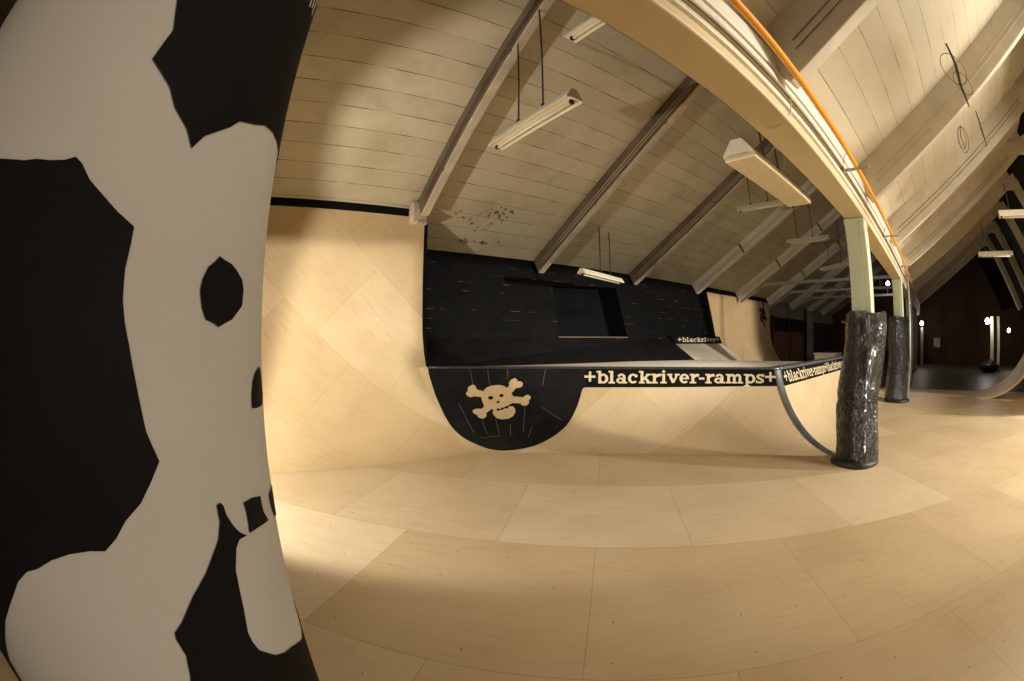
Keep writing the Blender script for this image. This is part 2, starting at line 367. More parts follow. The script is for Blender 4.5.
# ------------------------------------------------------------------ rafters
sd = Vector((0, .8572, -.515)); sn = Vector((0, .515, .8572))
LBL = {0: 'brown-sided sloping rafter ending on the corner of the tall vert ramp beside the skull column',
       1: 'brown-sided sloping rafter meeting the black wall just before its dark opening',
       2: 'brown-sided sloping rafter meeting the black wall just past its dark opening',
       3: 'cream sloping rafter landing where the black wall meets the distant skull vert ramp',
       4: 'cream sloping rafter landing above the middle of the distant vert ramp',
       5: 'cream sloping rafter landing between the distant vert ramp and the brown door',
       6: 'dim sloping rafter above the brown door',
       7: 'dim sloping rafter just past the grey pilaster and brown door',
       8: 'dark sloping rafter against the far end wall, last on the slope over the ramps'}
for kx in range(9):
    xr = 2.62 + 3.06 * kx; y0, y1 = 2.2, (6.52 if kx == 0 else 7.50)
    r = empty('rafter', (xr - .065, y1, slope(5.17, y1)), LBL[kx], 'rafter', 'rafters of the roof slope over the ramps')
    mb = MB(); c = Vector((xr - .065, (y0 + y1) / 2, slope(5.0 + .19, (y0 + y1) / 2)))
    mb.box(c, (.13, (y1 - y0) / .8572, .38), (Vector((1, 0, 0)), sd, sn), bev=.012)
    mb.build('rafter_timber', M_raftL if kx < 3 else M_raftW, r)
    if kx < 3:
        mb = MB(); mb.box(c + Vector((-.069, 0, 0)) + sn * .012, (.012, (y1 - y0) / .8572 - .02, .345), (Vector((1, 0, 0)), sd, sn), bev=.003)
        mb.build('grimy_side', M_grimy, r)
    mb = MB()
    if kx == 0:
        mb.box((xr - .12, 6.62, 2.06), (.24, .22, .36), bev=.015); mb.cut(); mb.box((xr - .09, 6.58, 1.885), (.2, .2, .05), bev=.01)
        mb.build('end_block', M_raftL, r)
    # conduit wires along the side face
    mb = MB()
    for off in (.10, .16):
        mb.cut(); mb.tube([Vector((xr - .142, y, slope(5.0 + off, y))) for y in (2.6, 4.4, y1 - .25)], .008, 6)
    mb.build('side_cable', M_raftL if kx else M_wire, r)
    mb = MB()
    for y in (3.9, 5.7): mb.cut(); mb.box((xr - .135, y, slope(5.19, y)), (.02, .07, .36), (Vector((1, 0, 0)), sd, sn), bev=.004)
    mb.build('splice_plate', M_grimy, r)

LBR = {0: 'white rafter overhead before the wrapped posts, two thin cables on its side',
       1: 'cream rafter meeting the beam over the big wrapped post, cable coil hanging on it',
       2: 'cream rafter meeting the orange pipe midway between the two wrapped posts',
       3: 'cream rafter meeting the orange pipe above the crinkled wrapped post',
       4: 'dim rafter on the orange pipe side, first past the crinkled wrapped post',
       5: 'dim rafter on the orange pipe side, second past the crinkled wrapped post',
       6: 'dark rafter on the orange pipe side, third past the crinkled wrapped post',
       7: 'dark rafter on the orange pipe side, last before the end wall'}
sd2 = Vector((0, -.4857, -.8742)); sn2 = Vector((0, -.8742, .4857))
for kx in range(8):
    xl = 2.62 + 3.06 * kx
    r = empty('rafter', (xl + .07, .8, slope(2.0, .8)), LBR[kx], 'rafter', 'rafters of the bay with the orange pipe')
    y0, y1 = -4.1, .80; mb = MB(); c = Vector((xl + .07, (y0 + y1) / 2, slope(2.03, (y0 + y1) / 2)))
    mb.box(c, (.14, (y1 - y0) / .8572, .48), (Vector((1, 0, 0)), sd, sn), bev=.012)
    mb.build('rafter_timber', M_raft, r)
    mb = MB(); rid = Vector((xl + .07, -4.1, slope(2.03, -4.1)))
    e = rid + sd2 * 3.9; mb.box((rid + e) / 2, (.2, 3.9, .34), (Vector((1, 0, 0)), sd2, sn2), bev=.012); mb.build('steep_strut', M_raft, r); mb = MB()
    mb.box((xl + .07, -4.0, slope(1.79, -4.1) + .02), (.22, .9, .3), bev=.012)
    mb.build('ridge_collar', M_raft, r)
    mb = MB()
    if kx < 4:
        for off in (1.93, 2.0):
            mb.cut(); mb.tube([Vector((xl - .012, y, slope(off, y))) for y in (.55, -1.2, -3.4)], .004, 6)
        mb.build('side_cable', M_grimy if kx != 1 else M_raft, r)

# ------------------------------------------------------------------ long beam, posts
b0 = empty('beam', (0, .94, 1.445), 'long tan painted beam running over the posts through the hall', 'beam')
mb = MB(); mb.box(((XA + XB) / 2, .94, 1.445 + .29), (XB - XA, .285, .58), bev=.015); mb.build('beam_timber', M_beam, b0)
mb = MB(); mb.box(((XA + XB) / 2, .785, 1.56), (XB - XA, .035, .05), bev=.008); mb.cut(); mb.box(((XA + XB) / 2, .78, 1.70), (XB - XA, .05, .10), bev=.01); mb.cut()
mb.box(((XA + XB) / 2, .775, 1.88), (XB - XA, .06, .2), bev=.012)
mb.build('side_moulding', M_white, b0)
mb = MB(); mb.tube([(x, .76, 1.632 + .004 * math.sin(x * 3)) for x in [i * .5 for i in range(0, 50)]], .005, 6)
mb.build('beam_cable', M_grimy, b0)
mb = MB(); mb.tube([(2.74, .80 - .05 * math.cos(t) + .14 * (1 - math.cos(t)) , 1.62 - .19 * math.sin(t)) for t in [i * math.pi / 14 for i in range(15)]], .005, 6)
mb.build('cable_loop', M_wirew, b0)

def post(x, y, label, pad_top=None, rt=.30, rb=.31, seed=1, shaft=M_green, w=.28, group='posts under the long beam'):
    r = empty('post', (x, y, ZF), label, 'post', group)
    mb = MB(); mb.box((x, y, (ZF + 1.445) / 2), (w, w, 1.445 - ZF), bev=.02)
    mb.box((x, y + .0, 1.40), (w + .02, w + .012, .07), bev=.01)
    mb.build('shaft', shaft, r)
    mb = MB(); mb.tube([(x - w / 2 - .012, y - .06, z) for z in (1.4, .8, .2)], .007, 6); mb.build('cable', shaft, r)
    if pad_top is None: return r
    random.seed(seed); ph = [random.random() * 6.28 for _ in range(12)]
    rows = []; nz, na = 46, 72; H = pad_top - ZF
    for i in range(nz + 1):
        t = i / nz; row = []
        for k in range(na + 1):
            a = 2 * math.pi * k / na
            R = rb + (rt - rb) * t + .030 * math.sin(t * 7 + ph[0]) * math.sin(a + ph[1]) - .03 * math.exp(-((t - .42) / .03) ** 2) * .5
            sq = 1.0 / max(abs(math.cos(a)), abs(math.sin(a))); R *= .84 + .16 * min(sq, 1.22)
            R += .010 * math.sin(5 * a + ph[2] + 2.2 * math.sin(t * 5)) + .006 * math.sin(11 * a + ph[3] + t * 4) + .004 * math.sin(19 * a + t * 21 + ph[4]) * math.sin(t * 33)
            if t > .97: R *= 1 - .05 * (t - .97) / .03
            dx = .018 * math.sin(t * 5 + ph[5]); dy = .03 * math.sin(t * 4.2 + ph[6])
            row.append((x + dx + R * math.cos(a), y + dy + R * math.sin(a), ZF + .05 + (H - .05) * t + (.015 * math.sin(3 * a) if t > .99 else 0)))
        rows.append(row)
    mb = MB(); mb.grid(rows)
    top = rows[-1]; c = (x, y, pad_top - .02)
    for k in range(na): mb.face([top[k], top[k + 1], c], smooth=True)
    mb.build('foam_wrap', M_film, r)
    mb = MB(); rr = [[(x + q * (1 + .04 * math.sin(4 * a)) * math.cos(a), y + q * (1 + .04 * math.sin(4 * a)) * math.sin(a), z) for a in [2 * math.pi * k / 40 for k in range(41)]] for q, z in ((rb + .035, ZF), (rb + .045, ZF + .03), (rb + .03, ZF + .075), (rb - .03, ZF + .085))]
    mb.grid(rr); mb.build('base_ring', M_dark, r)
    mb = MB()
    for z in (ZF + .80, ZF + H - .10):
        mb.cut(); mb.tube([(x + (rt + .02 + .01 * math.sin(3 * a + z)) * math.cos(a), y + (rt + .02) * math.sin(a), z + .012 * math.sin(2 * a)) for a in [2 * math.pi * k / 36 for k in range(37)]], .012, 6, caps=False)
    mb.build('tape_band', M_film, r)
    return r
post(5.62, .95, 'pale green post with its lower half wrapped in black film, standing at the ramp corner', .31, .285, .295, 3)
post(11.75, .93, 'pale green post wrapped in crinkled black film, standing behind the one at the ramp corner', .54, .30, .335, 8)
post(17.8, .93, 'plain greenish post just beyond the two wrapped ones', shaft=M_green)
post(23.9, .93, 'plain dark post at the end of the row', shaft=M_greyw)
r = empty('drainpipe', (12.6, .62, ZF), 'grey vertical pipe beside the second wrapped post', 'pipe')
mb = MB(); mb.tube([(12.6, .66, ZF), (12.6, .66, 1.9)], .04, 12); mb.build('pipe_run', M_galv, r)
mb = MB()
for z in (.9, 1.6): mb.cut(); mb.tube([(12.6, .66, z), (12.6, .66, z + .05)], .055, 12); mb.box((12.6, .70, z + .025), (.04, .12, .04))
mb.build('pipe_clip', M_steel, r)

# ------------------------------------------------------------------ skull banner column
CX, CY, CR = -.45, .94, .455
def cyl(a, z, off=0):
    bulge = .0015 * math.sin(3 * a + z * 2)
    return (CX + (CR + bulge + off) * math.cos(a), CY + (CR + bulge + off) * math.sin(a), z)
cb = empty('banner_column', (CX, CY, ZF), 'thick round column wrapped in a white and black skull banner close to the camera', 'column')
mb = MB(); na = 96; zs = [ZF + .02 + i * (2.55 - .02) / 60 for i in range(61)]
mb.grid([[cyl(2 * math.pi * k / na, z) for k in range(na + 1)] for z in zs])
mb.face([cyl(2 * math.pi * k / na, zs[-1]) for k in range(na)])
mb.build('banner_cloth', M_banner, cb)
mb = MB(); mb.box((CX, CY, 1.245), (.28, .28, .40), bev=.02); mb.build('shaft', M_green, cb)
AX = -.12
def mir(L): return [(2 * AX - a, z) for a, z in L]
topL = [(-1.08, .5), (-1.036, .442), (-1.066, .382), (-.96, .346), (-.916, .318), (-.842, .292), (-.805, .267), (-.761, .294), (-.696, .314), (-.648, .329), (-.599, .35), (-.492, .366), (-.402, .384), (-.296, .393), (-.184, .396)]
P_top = [(-1.08, .84)] + topL + list(reversed(mir(topL))) + [(2 * AX + 1.08, .84)]
P_left = [(-1.9, .222), (-1.537, .222), (-1.414, .215), (-1.362, .216), (-1.31, .214), (-1.254, .215), (-1.217, .22), (-1.188, .212), (-1.148, .192), (-1.093, .175), (-1.031, .156), (-.965, .14), (-.968, .117), (-.979, .085), (-.979, .048), (-.969, .018), (-.956, -.004), (-.939, -.044), (-.927, -.076), (-.914, -.117), (-.881, -.158), (-.927, -.184), (-.977, -.208), (-1.045, -.227), (-1.093, -.248), (-1.145, -.263), (-1.198, -.26), (-1.276, -.262), (-1.353, -.27), (-1.433, -.285), (-1.485, -.291), (-1.552, -.31), (-1.621, -.339), (-1.777, -.402), (-1.901, -.462), (-2.046, -.538), (-2.15, -.7), (-2.5, -.7), (-2.5, .25)]
P_eye = [(-.588, .124), (-.561, .121), (-.507, .117), (-.469, .11), (-.418, .097), (-.401, .081), (-.408, .055), (-.485, .031), (-.541, .023), (-.575, .018), (-.6, .023), (-.645, .028), (-.665, .044), (-.678, .069), (-.668, .086), (-.644, .105), (-.609, .115)]
P_nose = [(-.176, -.051), (-.14, -.062), (-.11, -.085), (-.09, -.11), (-.124, -.127), (-.244, -.125), (-.318, -.121), (-.316, -.102), (-.295, -.076), (-.252, -.06)]
P_tooth = [(-.503, -.267), (-.425, -.27), (-.339, -.281), (-.337, -.3), (-.331, -.314), (-.284, -.34), (-.413, -.329), (-.5, -.324), (-.493, -.304), (-.494, -.28)]
P_tooth2 = [(-.20, -.300), (-.04, -.305), (-.034, -.345), (-.036, -.375), (-.13, -.361), (-.18, -.335)]
lowL = [(-.668, -.246), (-.648, -.245), (-.634, -.252), (-.626, -.27), (-.601, -.291), (-.57, -.309), (-.525, -.324), (-.58, -.321), (-.611, -.331), (-.647, -.366), (-.655, -.397), (-.667, -.441), (-.689, -.487), (-.682, -.512), (-.662, -.538), (-.57, -.582), (-.486, -.605), (-.404, -.619), (-.3, -.645), (-.173, -.678)]
lowB = [(-1.038, -.513), (-1.026, -.5), (-1.003, -.461), (-1.012, -.426), (-1.007, -.414), (-.966, -.402), (-.883, -.368), (-.799, -.342), (-.749, -.322), (-.697, -.3), (-.668, -.274)]
P_low = lowL + list(reversed(mir(lowL))) + list(reversed(mir(lowB))) + [(2 * AX + 1.06, -.62), (2 * AX + 1.0, -.95), (-1.0, -.95), (-1.06, -.62)] + lowB
for nm_, P in (('skull_print', [P_top]), ('skull_print', [P_left]), ('skull_print', [mir(P_left)]), ('skull_eye', [P_eye]), ('skull_eye', [mir(P_eye)]), ('skull_nose', [P_nose]), ('tooth_gap', [P_tooth]), ('tooth_gap', [mir(P_tooth)]), ('tooth_gap', [P_tooth2]), ('skull_print', [P_low])):
    mb = MB(); wrap(mb, P, cyl, .0025, .06, .5); mb.build(nm_, M_print, cb)
mb = MB(); random.seed(5)
for i in range(6):
    a = -.47 + i * .055; z0 = .725 - .01 * (i % 2) + i * .008
    mb.cut(); wrap(mb, [[(a, z0), (a + .022, z0 + .005), (a + .016, z0 + .03), (a + .03, z0 + .05), (a + .02, z0 + .085), (a - .004, z0 + .08), (a + .008, z0 + .05), (a - .006, z0 + .03)]], cyl, .0045, .06, .5)
mb.build('white_mark', M_banner, cb)

# ------------------------------------------------------------------ corner quarter pipe
L0, C0 = Vector((2.69, 6.50)), Vector((6.65, 2.6)); BOW = .45; HD = 1.04; TH = D2R(75); RD = HD / (1 - math.cos(TH)); RUN = RD * math.sin(TH); VMAX = TH * RD
NBV = Vector((.7107, .7035)); LEN = (C0 - L0).length
def Kc(u):
    t = u / LEN; tc = min(max(t, 0), 1); P = L0 + (C0 - L0) * tc + NBV * (BOW * 4 * tc * (1 - tc))
    T = ((C0 - L0) + NBV * (BOW * 4 * (1 - 2 * tc))).normalized()
    return P + T * ((t - tc) * LEN), T
def prof(v):
    ph = TH - v / RD
    if ph >= 0: return RUN - RD * math.sin(ph), ZF + RD * (1 - math.cos(ph)), math.sin(ph), math.cos(ph)
    return RUN - ph * RD, ZF, 0, 1
def front(u, v, off=0):
    P, T = Kc(u); m = Vector((T.y, -T.x))
    if m.dot(Vector((-1, -1))) < 0: m = -m
    o, z, nh, nz = prof(v); q = P + m * (o + off * nh); return (q.x, q.y, z + .004 + off * nz)
def fdec(u, v, off=0): return front(u + .05 * (1 - u / LEN), v, off)
def side(x, v, off=0):
    o, z, nh, nz = prof(v); return (x, C0.y - o - off * nh, z + .004 + off * nz)
_, Tc = Kc(LEN); mC = Vector((Tc.y, -Tc.x)); mC = mC if mC.dot(Vector((-1, -1))) > 0 else -mC
HALF = math.tan(math.acos(max(-1, min(1, mC.dot(Vector((0, -1)))))) / 2)
XE = 13.4
cq = empty('quarter_pipe', (6.65, 2.6, ZF), 'low plywood corner ramp with cream lettered black band and a skull on its black end', 'skate ramp')
nv = 24; rows, uvr = [], []
for i in range(nv + 1):
    v = VMAX * i / nv; o = prof(v)[0]; u0, u1 = -.55 * (1 - i / nv * .0), LEN + o * HALF; n = 48
    us = [u0 + (u1 - u0) * k / n for k in range(n + 1)]
    rows.append([front(u, v) for u in us]); uvr.append([(u, v) for u in us])
mb = MB(); mb.grid(rows, uvr, flip=True); mb.build('front_face', M_ramp, cq)
rows, uvr = [], []
for i in range(nv + 1):
    v = VMAX * i / nv; o = prof(v)[0]; x0 = C0.x - o * HALF; us = [x0 + (XE - x0) * k / 30 for k in range(31)]
    rows.append([side(u, v) for u in us]); uvr.append([(u, v + .4) for u in us])
mb = MB(); mb.grid(rows, uvr, flip=True); mb.build('side_face', M_ramp, cq)
# deck (solid, to the floor)
ZD = ZF + HD
dk = [tuple(Kc(LEN * k / 24)[0]) for k in range(25)] + [(XE, 2.6), (XE, 2.9), (9.1, 2.9), (8.35, 5.35), (8.35, 6.95), (2.75, 6.95)]
mb = MB(); bm = bmesh.new(); vs = [bm.verts.new((p[0], p[1], ZD)) for p in dk]; bm.faces.new(vs); bm.normal_update(); bmesh.ops.triangulate(bm, faces=bm.faces[:], ngon_method='EAR_CLIP')
for f in bm.faces:
    L = [v.co.copy() for v in f.verts]
    if f.normal.z < 0: L.reverse()
    mb.face(L)
bm.free()
for i in range(len(dk)):
    a, b = dk[i], dk[(i + 1) % len(dk)]; mb.face([(a[0], a[1], ZD), (b[0], b[1], ZD), (b[0], b[1], ZF), (a[0], a[1], ZF)] if i >= 25 else [(a[0], a[1], ZD), (b[0], b[1], ZD), (b[0], b[1], ZD - .05), (a[0], a[1], ZD - .05)])
mb.build('deck', M_deck, cq)
# painted black end with seams and emblem
U = [[-.06, -.002], [-.05, .10], [.005, .292], [.06, .47], [.135, .653], [.21, .84], [.299, 1.02], [.36, 1.125], [.428, 1.218], [.49, 1.295], [.555, 1.365], [.63, 1.437], [.712, 1.503], [.79, 1.57], [.868, 1.63], [.93, 1.672], [.991, 1.70], [1.05, 1.722], [1.112, 1.733], [1.2, 1.73], [1.291, 1.711], [1.38, 1.680], [1.469, 1.639], [1.54, 1.60], [1.618, 1.556], [1.69, 1.497], [1.767, 1.429], [1.886, 1.312], [1.95, 1.248], [2.006, 1.177], [2.06, 1.115], [2.112, 1.045], [2.15, .975], [2.186, .902], [2.22, .83], [2.252, .75], [2.28, .67], [2.305, .588], [2.33, .50], [2.349, .416], [2.372, .345], [2.41, .325]]
band = [[2.41, .325], [2.973, .322], [3.617, .318], [4.262, .308], [4.91, .294], [5.55, .284], [LEN, -.002], [2.41, -.002]]
mb = MB(); wrap(mb, [U + [[2.41, -.002]]], fdec, .003, .12, .06); pe = mb.build('painted_end', M_blackR, cq)
mb = MB()
for (a, b) in [((.591, .03), (.634, .273)), ((.865, .029), (.899, .289)), ((1.177, .029), (1.178, .19)), ((.419, .598), (.683, 1.215)), ((.793, .934), (.885, 1.236)), ((1.004, .912), (1.077, 1.258)), ((1.457, .682), (1.439, 1.184)), ((.763, 1.336), (1.078, 1.282)), ((1.236, 1.012), (1.243, 1.256)), ((1.771, .027), (1.731, .3)), ((1.702, .663), (2.047, .924)), ((1.52, 1.327), (1.573, 1.051))]:
    du, dv = b[0] - a[0], b[1] - a[1]; l = math.hypot(du, dv); nx, ny = -dv / l * .0035, du / l * .0035
    mb.cut(); wrap(mb, [[(a[0] + nx, a[1] + ny), (b[0] + nx, b[1] + ny), (b[0] - nx, b[1] - ny), (a[0] - nx, a[1] - ny)]], fdec, .0045, 0, .06)
mb.build('board_seam', plain('worn_seam', (.17, .16, .13), .6, noise=.5, nscale=25), pe)
EM = [[.628, .283], [.676, .305], [.698, .365], [.801, .395], [.841, .342], [.916, .302], [1.04, .289], [1.116, .304], [1.171, .341], [1.205, .303], [1.198, .259], [1.225, .207], [1.287, .173], [1.328, .2], [1.336, .229], [1.391, .229], [1.422, .266], [1.406, .318], [1.358, .34], [1.31, .341], [1.276, .393], [1.238, .432], [1.271, .485], [1.43, .5], [1.457, .469], [1.498, .457], [1.545, .484], [1.544, .523], [1.517, .547], [1.522, .602], [1.488, .645], [1.447, .655], [1.405, .643], [1.384, .611], [1.259, .603], [1.184, .652], [1.089, .702], [.994, .747], [.938, .711], [.852, .795], [.863, .847], [.834, .891], [.787, .904], [.731, .874], [.709, .83], [.654, .796], [.641, .746], [.685, .712], [.781, .712], [.821, .662], [.784, .566], [.769, .5], [.666, .485], [.605, .504], [.556, .481], [.528, .435], [.559, .396], [.56, .336]]
JAW = [[.96, .741], [1.035, .747], [1.131, .71], [1.198, .668], [1.267, .663], [1.303, .709], [1.309, .775], [1.272, .853], [1.204, .901], [1.095, .916], [1.012, .89], [.962, .812], [.951, .774]]
EY1 = [[.958, .513], [.955, .528], [.943, .54], [.927, .547], [.909, .547], [.892, .541], [.88, .529], [.876, .514], [.88, .499], [.891, .487], [.907, .48], [.926, .48], [.942, .487], [.954, .498]]
EY2 = [[1.119, .465], [1.118, .477], [1.111, .489], [1.098, .497], [1.083, .501], [1.069, .499], [1.058, .491], [1.052, .48], [1.053, .468], [1.06, .456], [1.073, .448], [1.088, .444], [1.102, .446], [1.113, .454]]
NOS = [[1.011, .6], [1.015, .578], [1.038, .565], [1.059, .574], [1.055, .596], [1.032, .608], [1.018, .619]]
TEE = [[[1.014, .707], [1.055, .707], [1.056, .747], [1.015, .747]], [[1.081, .692], [1.119, .692], [1.12, .731], [1.082, .731]], [[1.156, .659], [1.197, .658], [1.198, .708], [1.157, .708]]]
def emblem(fn, parent, tf, mlight, mdark, off=.006, du=.12):
    mb = MB(); wrap(mb, [[tf(p) for p in EM]], fn, off, du, .06); wrap(mb, [[tf(p) for p in JAW]], fn, off + .0006, du, .06)
    e = mb.build('skull_emblem', mlight, parent)
    for nm_, L in (('eye', [EY1]), ('eye', [EY2]), ('nose', [NOS]), ('teeth', TEE)):
        mb = MB()
        for q in L: mb.cut(); wrap(mb, [[tf(p) for p in q]], fn, off + .0015, du, .06)
        mb.build(nm_, mdark, e)
emblem(fdec, cq, lambda p: tuple(p), M_emblem, M_black)
mb = MB(); wrap(mb, [band], fdec, .003, .12, .06); nb = mb.build('name_band', M_black, cq)

# lettering: slab serif glyphs from strokes
def rct(x0, y0, x1, y1): return [[(x0, y0), (x1, y0), (x1, y1), (x0, y1)]]
def ring(cx, cy, rx, ry, a0=0, a1=360, wx=30, wy=21, n=None):
    n = n or max(4, int(abs(a1 - a0) / 20)); out = []
    for i in range(n):
        p = []
        for a in (a0 + (a1 - a0) * i / n, a0 + (a1 - a0) * (i + 1) / n):
            c, s = math.cos(D2R(a)), math.sin(D2R(a)); p.append(((cx + rx * c, cy + ry * s), (cx + (rx - wx) * c, cy + (ry - wy) * s)))
        out.append([p[0][0], p[1][0], p[1][1], p[0][1]])
    return out
def bar(x0, y0, x1, y1, w):
    l = math.hypot(x1 - x0, y1 - y0); nx, ny = -(y1 - y0) / l * w / 2, (x1 - x0) / l * w / 2
    return [[(x0 + nx, y0 + ny), (x1 + nx, y1 + ny), (x1 - nx, y1 - ny), (x0 - nx, y0 - ny)]]
G = {
 '+': (125, rct(0, 62, 115, 86) + rct(46, 20, 70, 128)),
 'b': (125, rct(20, 0, 48, 135) + rct(0, 117, 34, 135) + ring(70, 53, 53, 53)),
 'l': (80, rct(18, 0, 48, 135) + rct(0, 117, 34, 135) + rct(0, 0, 66, 19)),
 'a': (122, ring(44, 32, 44, 33, wx=28, wy=18) + rct(68, 0, 97, 72) + ring(54, 66, 43, 40, 0, 165, 28, 20) + rct(80, 0, 115, 18)),
 'c': (113, ring(53, 53, 53, 53, 40, 318) + rct(72, 66, 98, 96)),
 'k': (130, rct(18, 0, 48, 135) + rct(0, 117, 34, 135) + rct(0, 0, 62, 18) + bar(42, 42, 100, 96, 22) + rct(76, 88, 125, 105) + bar(62, 62, 108, 10, 27) + rct(80, 0, 130, 18)),
 'r': (95, rct(18, 0, 48, 105) + rct(0, 88, 34, 105) + rct(0, 0, 68, 18) + ring(78, 62, 40, 43, 50, 175, 24, 22) + rct(70, 74, 95, 104)),
 'i': (70, rct(20, 0, 50, 105) + rct(0, 88, 34, 105) + rct(0, 0, 68, 18) + ring(35, 129, 16, 14, wx=15.5, wy=13.5)),
 'v': (130, bar(26, 98, 66, 8, 29) + bar(106, 98, 66, 8, 20) + rct(0, 88, 54, 105) + rct(80, 88, 132, 105)),
 'e': (108, ring(51, 53, 51, 53, 0, 318) + rct(14, 46, 101, 62)),
 '-': (68, rct(2, 42, 60, 66)),
 'm': (190, rct(16, 0, 44, 105) + rct(76, 0, 104, 72) + rct(136, 0, 164, 72) + rct(0, 88, 30, 105) + rct(0, 0, 58, 18) + rct(64, 0, 118, 18) + rct(124, 0, 182, 18) + ring(67, 66, 37, 40, 0, 160, 28, 22) + ring(127, 66, 37, 40, 0, 160, 28, 22)),
 'p': (125, rct(20, -38, 48, 105) + rct(0, 88, 34, 105) + rct(0, -38, 68, -21) + ring(70, 52, 53, 53)),
 's': (100, ring(48, 76, 40, 29, 25, 255, 27, 20) + ring(47, 29, 43, 29, 105, -150, 27, 20) + bar(30, 64, 66, 42, 23) + rct(72, 72, 90, 104) + rct(4, 2, 20, 34)),
}
def lettering(text, fn, parent, u0, vbase, sc, mat, off=.0055, sx=1.0, du=0, squash=None):
    x = 0
    for i, ch in enumerate(text):
        adv, polys = G[ch]; mb = MB()
        for k, P in enumerate(polys):
            sq = squash(u0 + x * sc * sx) if squash else (vbase, 1)
            wrap(mb, [[(u0 + (x + a) * sc * sx, sq[0] - b * sc * sq[1]) for a, b in P]], fn, off + .00012 * k, du, 0)
        mb.build('letter', mat, parent); x += adv
    return x * sc * sx
W0 = sum(G[c][0] for c in '+blackriver-ramps+') - 10
lettering('+blackriver-ramps+', fdec, nb, 2.395, .256, (5.51 - 2.395) / W0, M_letter, squash=lambda u: (.262 - .020 * (u - 2.4) / 3.1, 1 - .08 * (u - 2.4) / 3.1))
bandS = [[C0.x, -.002], [XE, -.002], [XE, .31], [C0.x + .02, .31]]
hp = []
mb = MB(); wrap(mb, [[(C0.x - prof(.29)[0] * HALF, .29), (C0.x, -.002), (XE, -.002), (XE, .30)]], side, .003, .3, .06); nb2 = mb.build('name_band', M_black, cq)
lettering('+blackriver-ramps+blackriver-ramps', side, nb2, 6.78, .25, 2.75 / (W0 - 115) * .99, M_letter)
# coping bars and hip strip
mb = MB(); mb.tube([(Kc(LEN * k / 40)[0].x, Kc(LEN * k / 40)[0].y, ZD + .002) for k in range(41)], .022, 10); mb.build('coping', plain('scuffed_black_coping', (.13, .13, .12), .28, metal=.7, noise=.5, nscale=30), cq)
mb = MB(); mb.box(((C0.x + XE) / 2, 2.63, ZD + .01), (XE - C0.x, .16, .05), bev=.012); mb.build('coping_plate', M_hip, cq)
mb = MB(); rows = []
for i in range(25):
    v = VMAX * 1.0 * i / 24; o = prof(v)[0]; w = .085
    a = Vector(front(LEN + o * HALF - w, v, .005)); c = Vector(front(LEN + o * HALF, v, .007)); b = Vector(side(C0.x - o * HALF + w, v, .005))
    rows.append([a, c, b])
mb.grid(rows, smooth=True, flip=True); mb.build('hip_strip', M_hip, cq)

# ------------------------------------------------------------------ left vert ramp
VY, VR = 6.75, 1.8
vr = empty('vert_ramp', (0, 6.75, ZF), 'tall pale plywood vert ramp under the roof slope beside the skull column', 'skate ramp')
rows, uvr = [], []; ZT = 2.03
steps = [D2R(90) * i / 30 for i in range(31)]
def vright(z): 
    return 2.68 if z > ZD else 2.68 + .5 * min(1, (ZD - z) / .9)
acc = 0
for i, ph in enumerate(steps + [None] * 6):
    if ph is not None: y, z = VY - VR + VR * math.sin(ph), ZF + .003 + VR * (1 - math.cos(ph)); s = VR * ph
    else: z = .303 + (ZT - .303) * (i - 30) / 6; y = VY; s = VR * math.pi / 2 + (z - .303)
    xr = vright(z); us = [XA + (xr - XA) * k / 30 for k in range(31)]
    rows.append([(u, y, z) for u in us]); uvr.append([(u, s) for u in us])
mb = MB(); mb.grid(rows, uvr); mb.build('riding_face', M_vert, vr)
mb = MB(); mb.box(((XA + 2.5) / 2, VY + .03, ZT + .14), (2.5 - XA, .05, .28)); mb.build('top_strip', M_black, vr)
mb = MB()
pts = [(VY + .005, 1.98)] + [(VY - VR + VR * math.sin(p) + .005, ZF + VR * (1 - math.cos(p))) for p in [D2R(90 - 3 * i) for i in range(10)]]
for (ya, za), (yb, zb) in zip(pts[:-1], pts[1:]):
    mb.face([(2.685, ya, za), (2.685, yb, zb), (2.745, yb, zb), (2.745, ya, za)]); mb.face([(2.685, ya, za), (2.685, yb, zb), (2.685, yb + .5, zb), (2.685, ya + .5, za)]); mb.face([(2.745, yb, zb), (2.745, ya, za), (2.745, ya + .6, za), (2.745, yb + .6, zb)])
mb.build('end_panel', M_black, vr)
mb = MB()
for x, z in ((.36, 1.55), (.08, 1.13), (.30, .41), (.42, .13), (-1.2, 1.2), (1.5, 1.0), (1.9, .3), (1.2, 1.7)):
    ya = VY if z > .3 else VY - VR + VR * math.sqrt(max(0, 1 - ((.3 - z) / VR) ** 2))
    mb.cut(); mb.tube([(x, ya + .002, z), (x, ya - .004, z)], .012, 8)
mb.build('screw', M_steel, vr)

# ------------------------------------------------------------------ black bank and wooden bank at the back of the deck
bk = empty('bank_ramp', (8.3, 6.2, ZD), 'flat bank against the black wall with a pale wood face and black lettered top band', 'skate ramp')
A, Bp, E0, Gp = Vector((10.05, 7.12, -.13)), Vector((12.75, 7.12, -.15)), Vector((8.23, 5.275, ZD)), Vector((13.6, 6.6, -.75))
mb = MB()
mb.face([(2.75, 6.55, ZD), (7.0, 5.88, ZD), (8.9, 7.16, .0), (2.75, 7.18, .03)])
mb.face([(7.0, 5.88, ZD), tuple(E0), tuple(A), (9.3, 7.16, -.005), (8.9, 7.16, 0)])
mb.face([tuple(E0), (8.36, 5.275, ZF), (8.36, 6.9, ZF), (8.36, 6.9, ZD)])
mb.build('black_face', M_blackR, bk)
def bank(s, t, off=0):   # s 0..1 along the top, t 0..1 down
    top = A.lerp(Bp, s); bot = E0.lerp(Gp, s); p = top.lerp(bot, t); n = (Bp - A).cross(E0 - A); n = -n if n.y > 0 else n
    return tuple(p + n.normalized() * off)
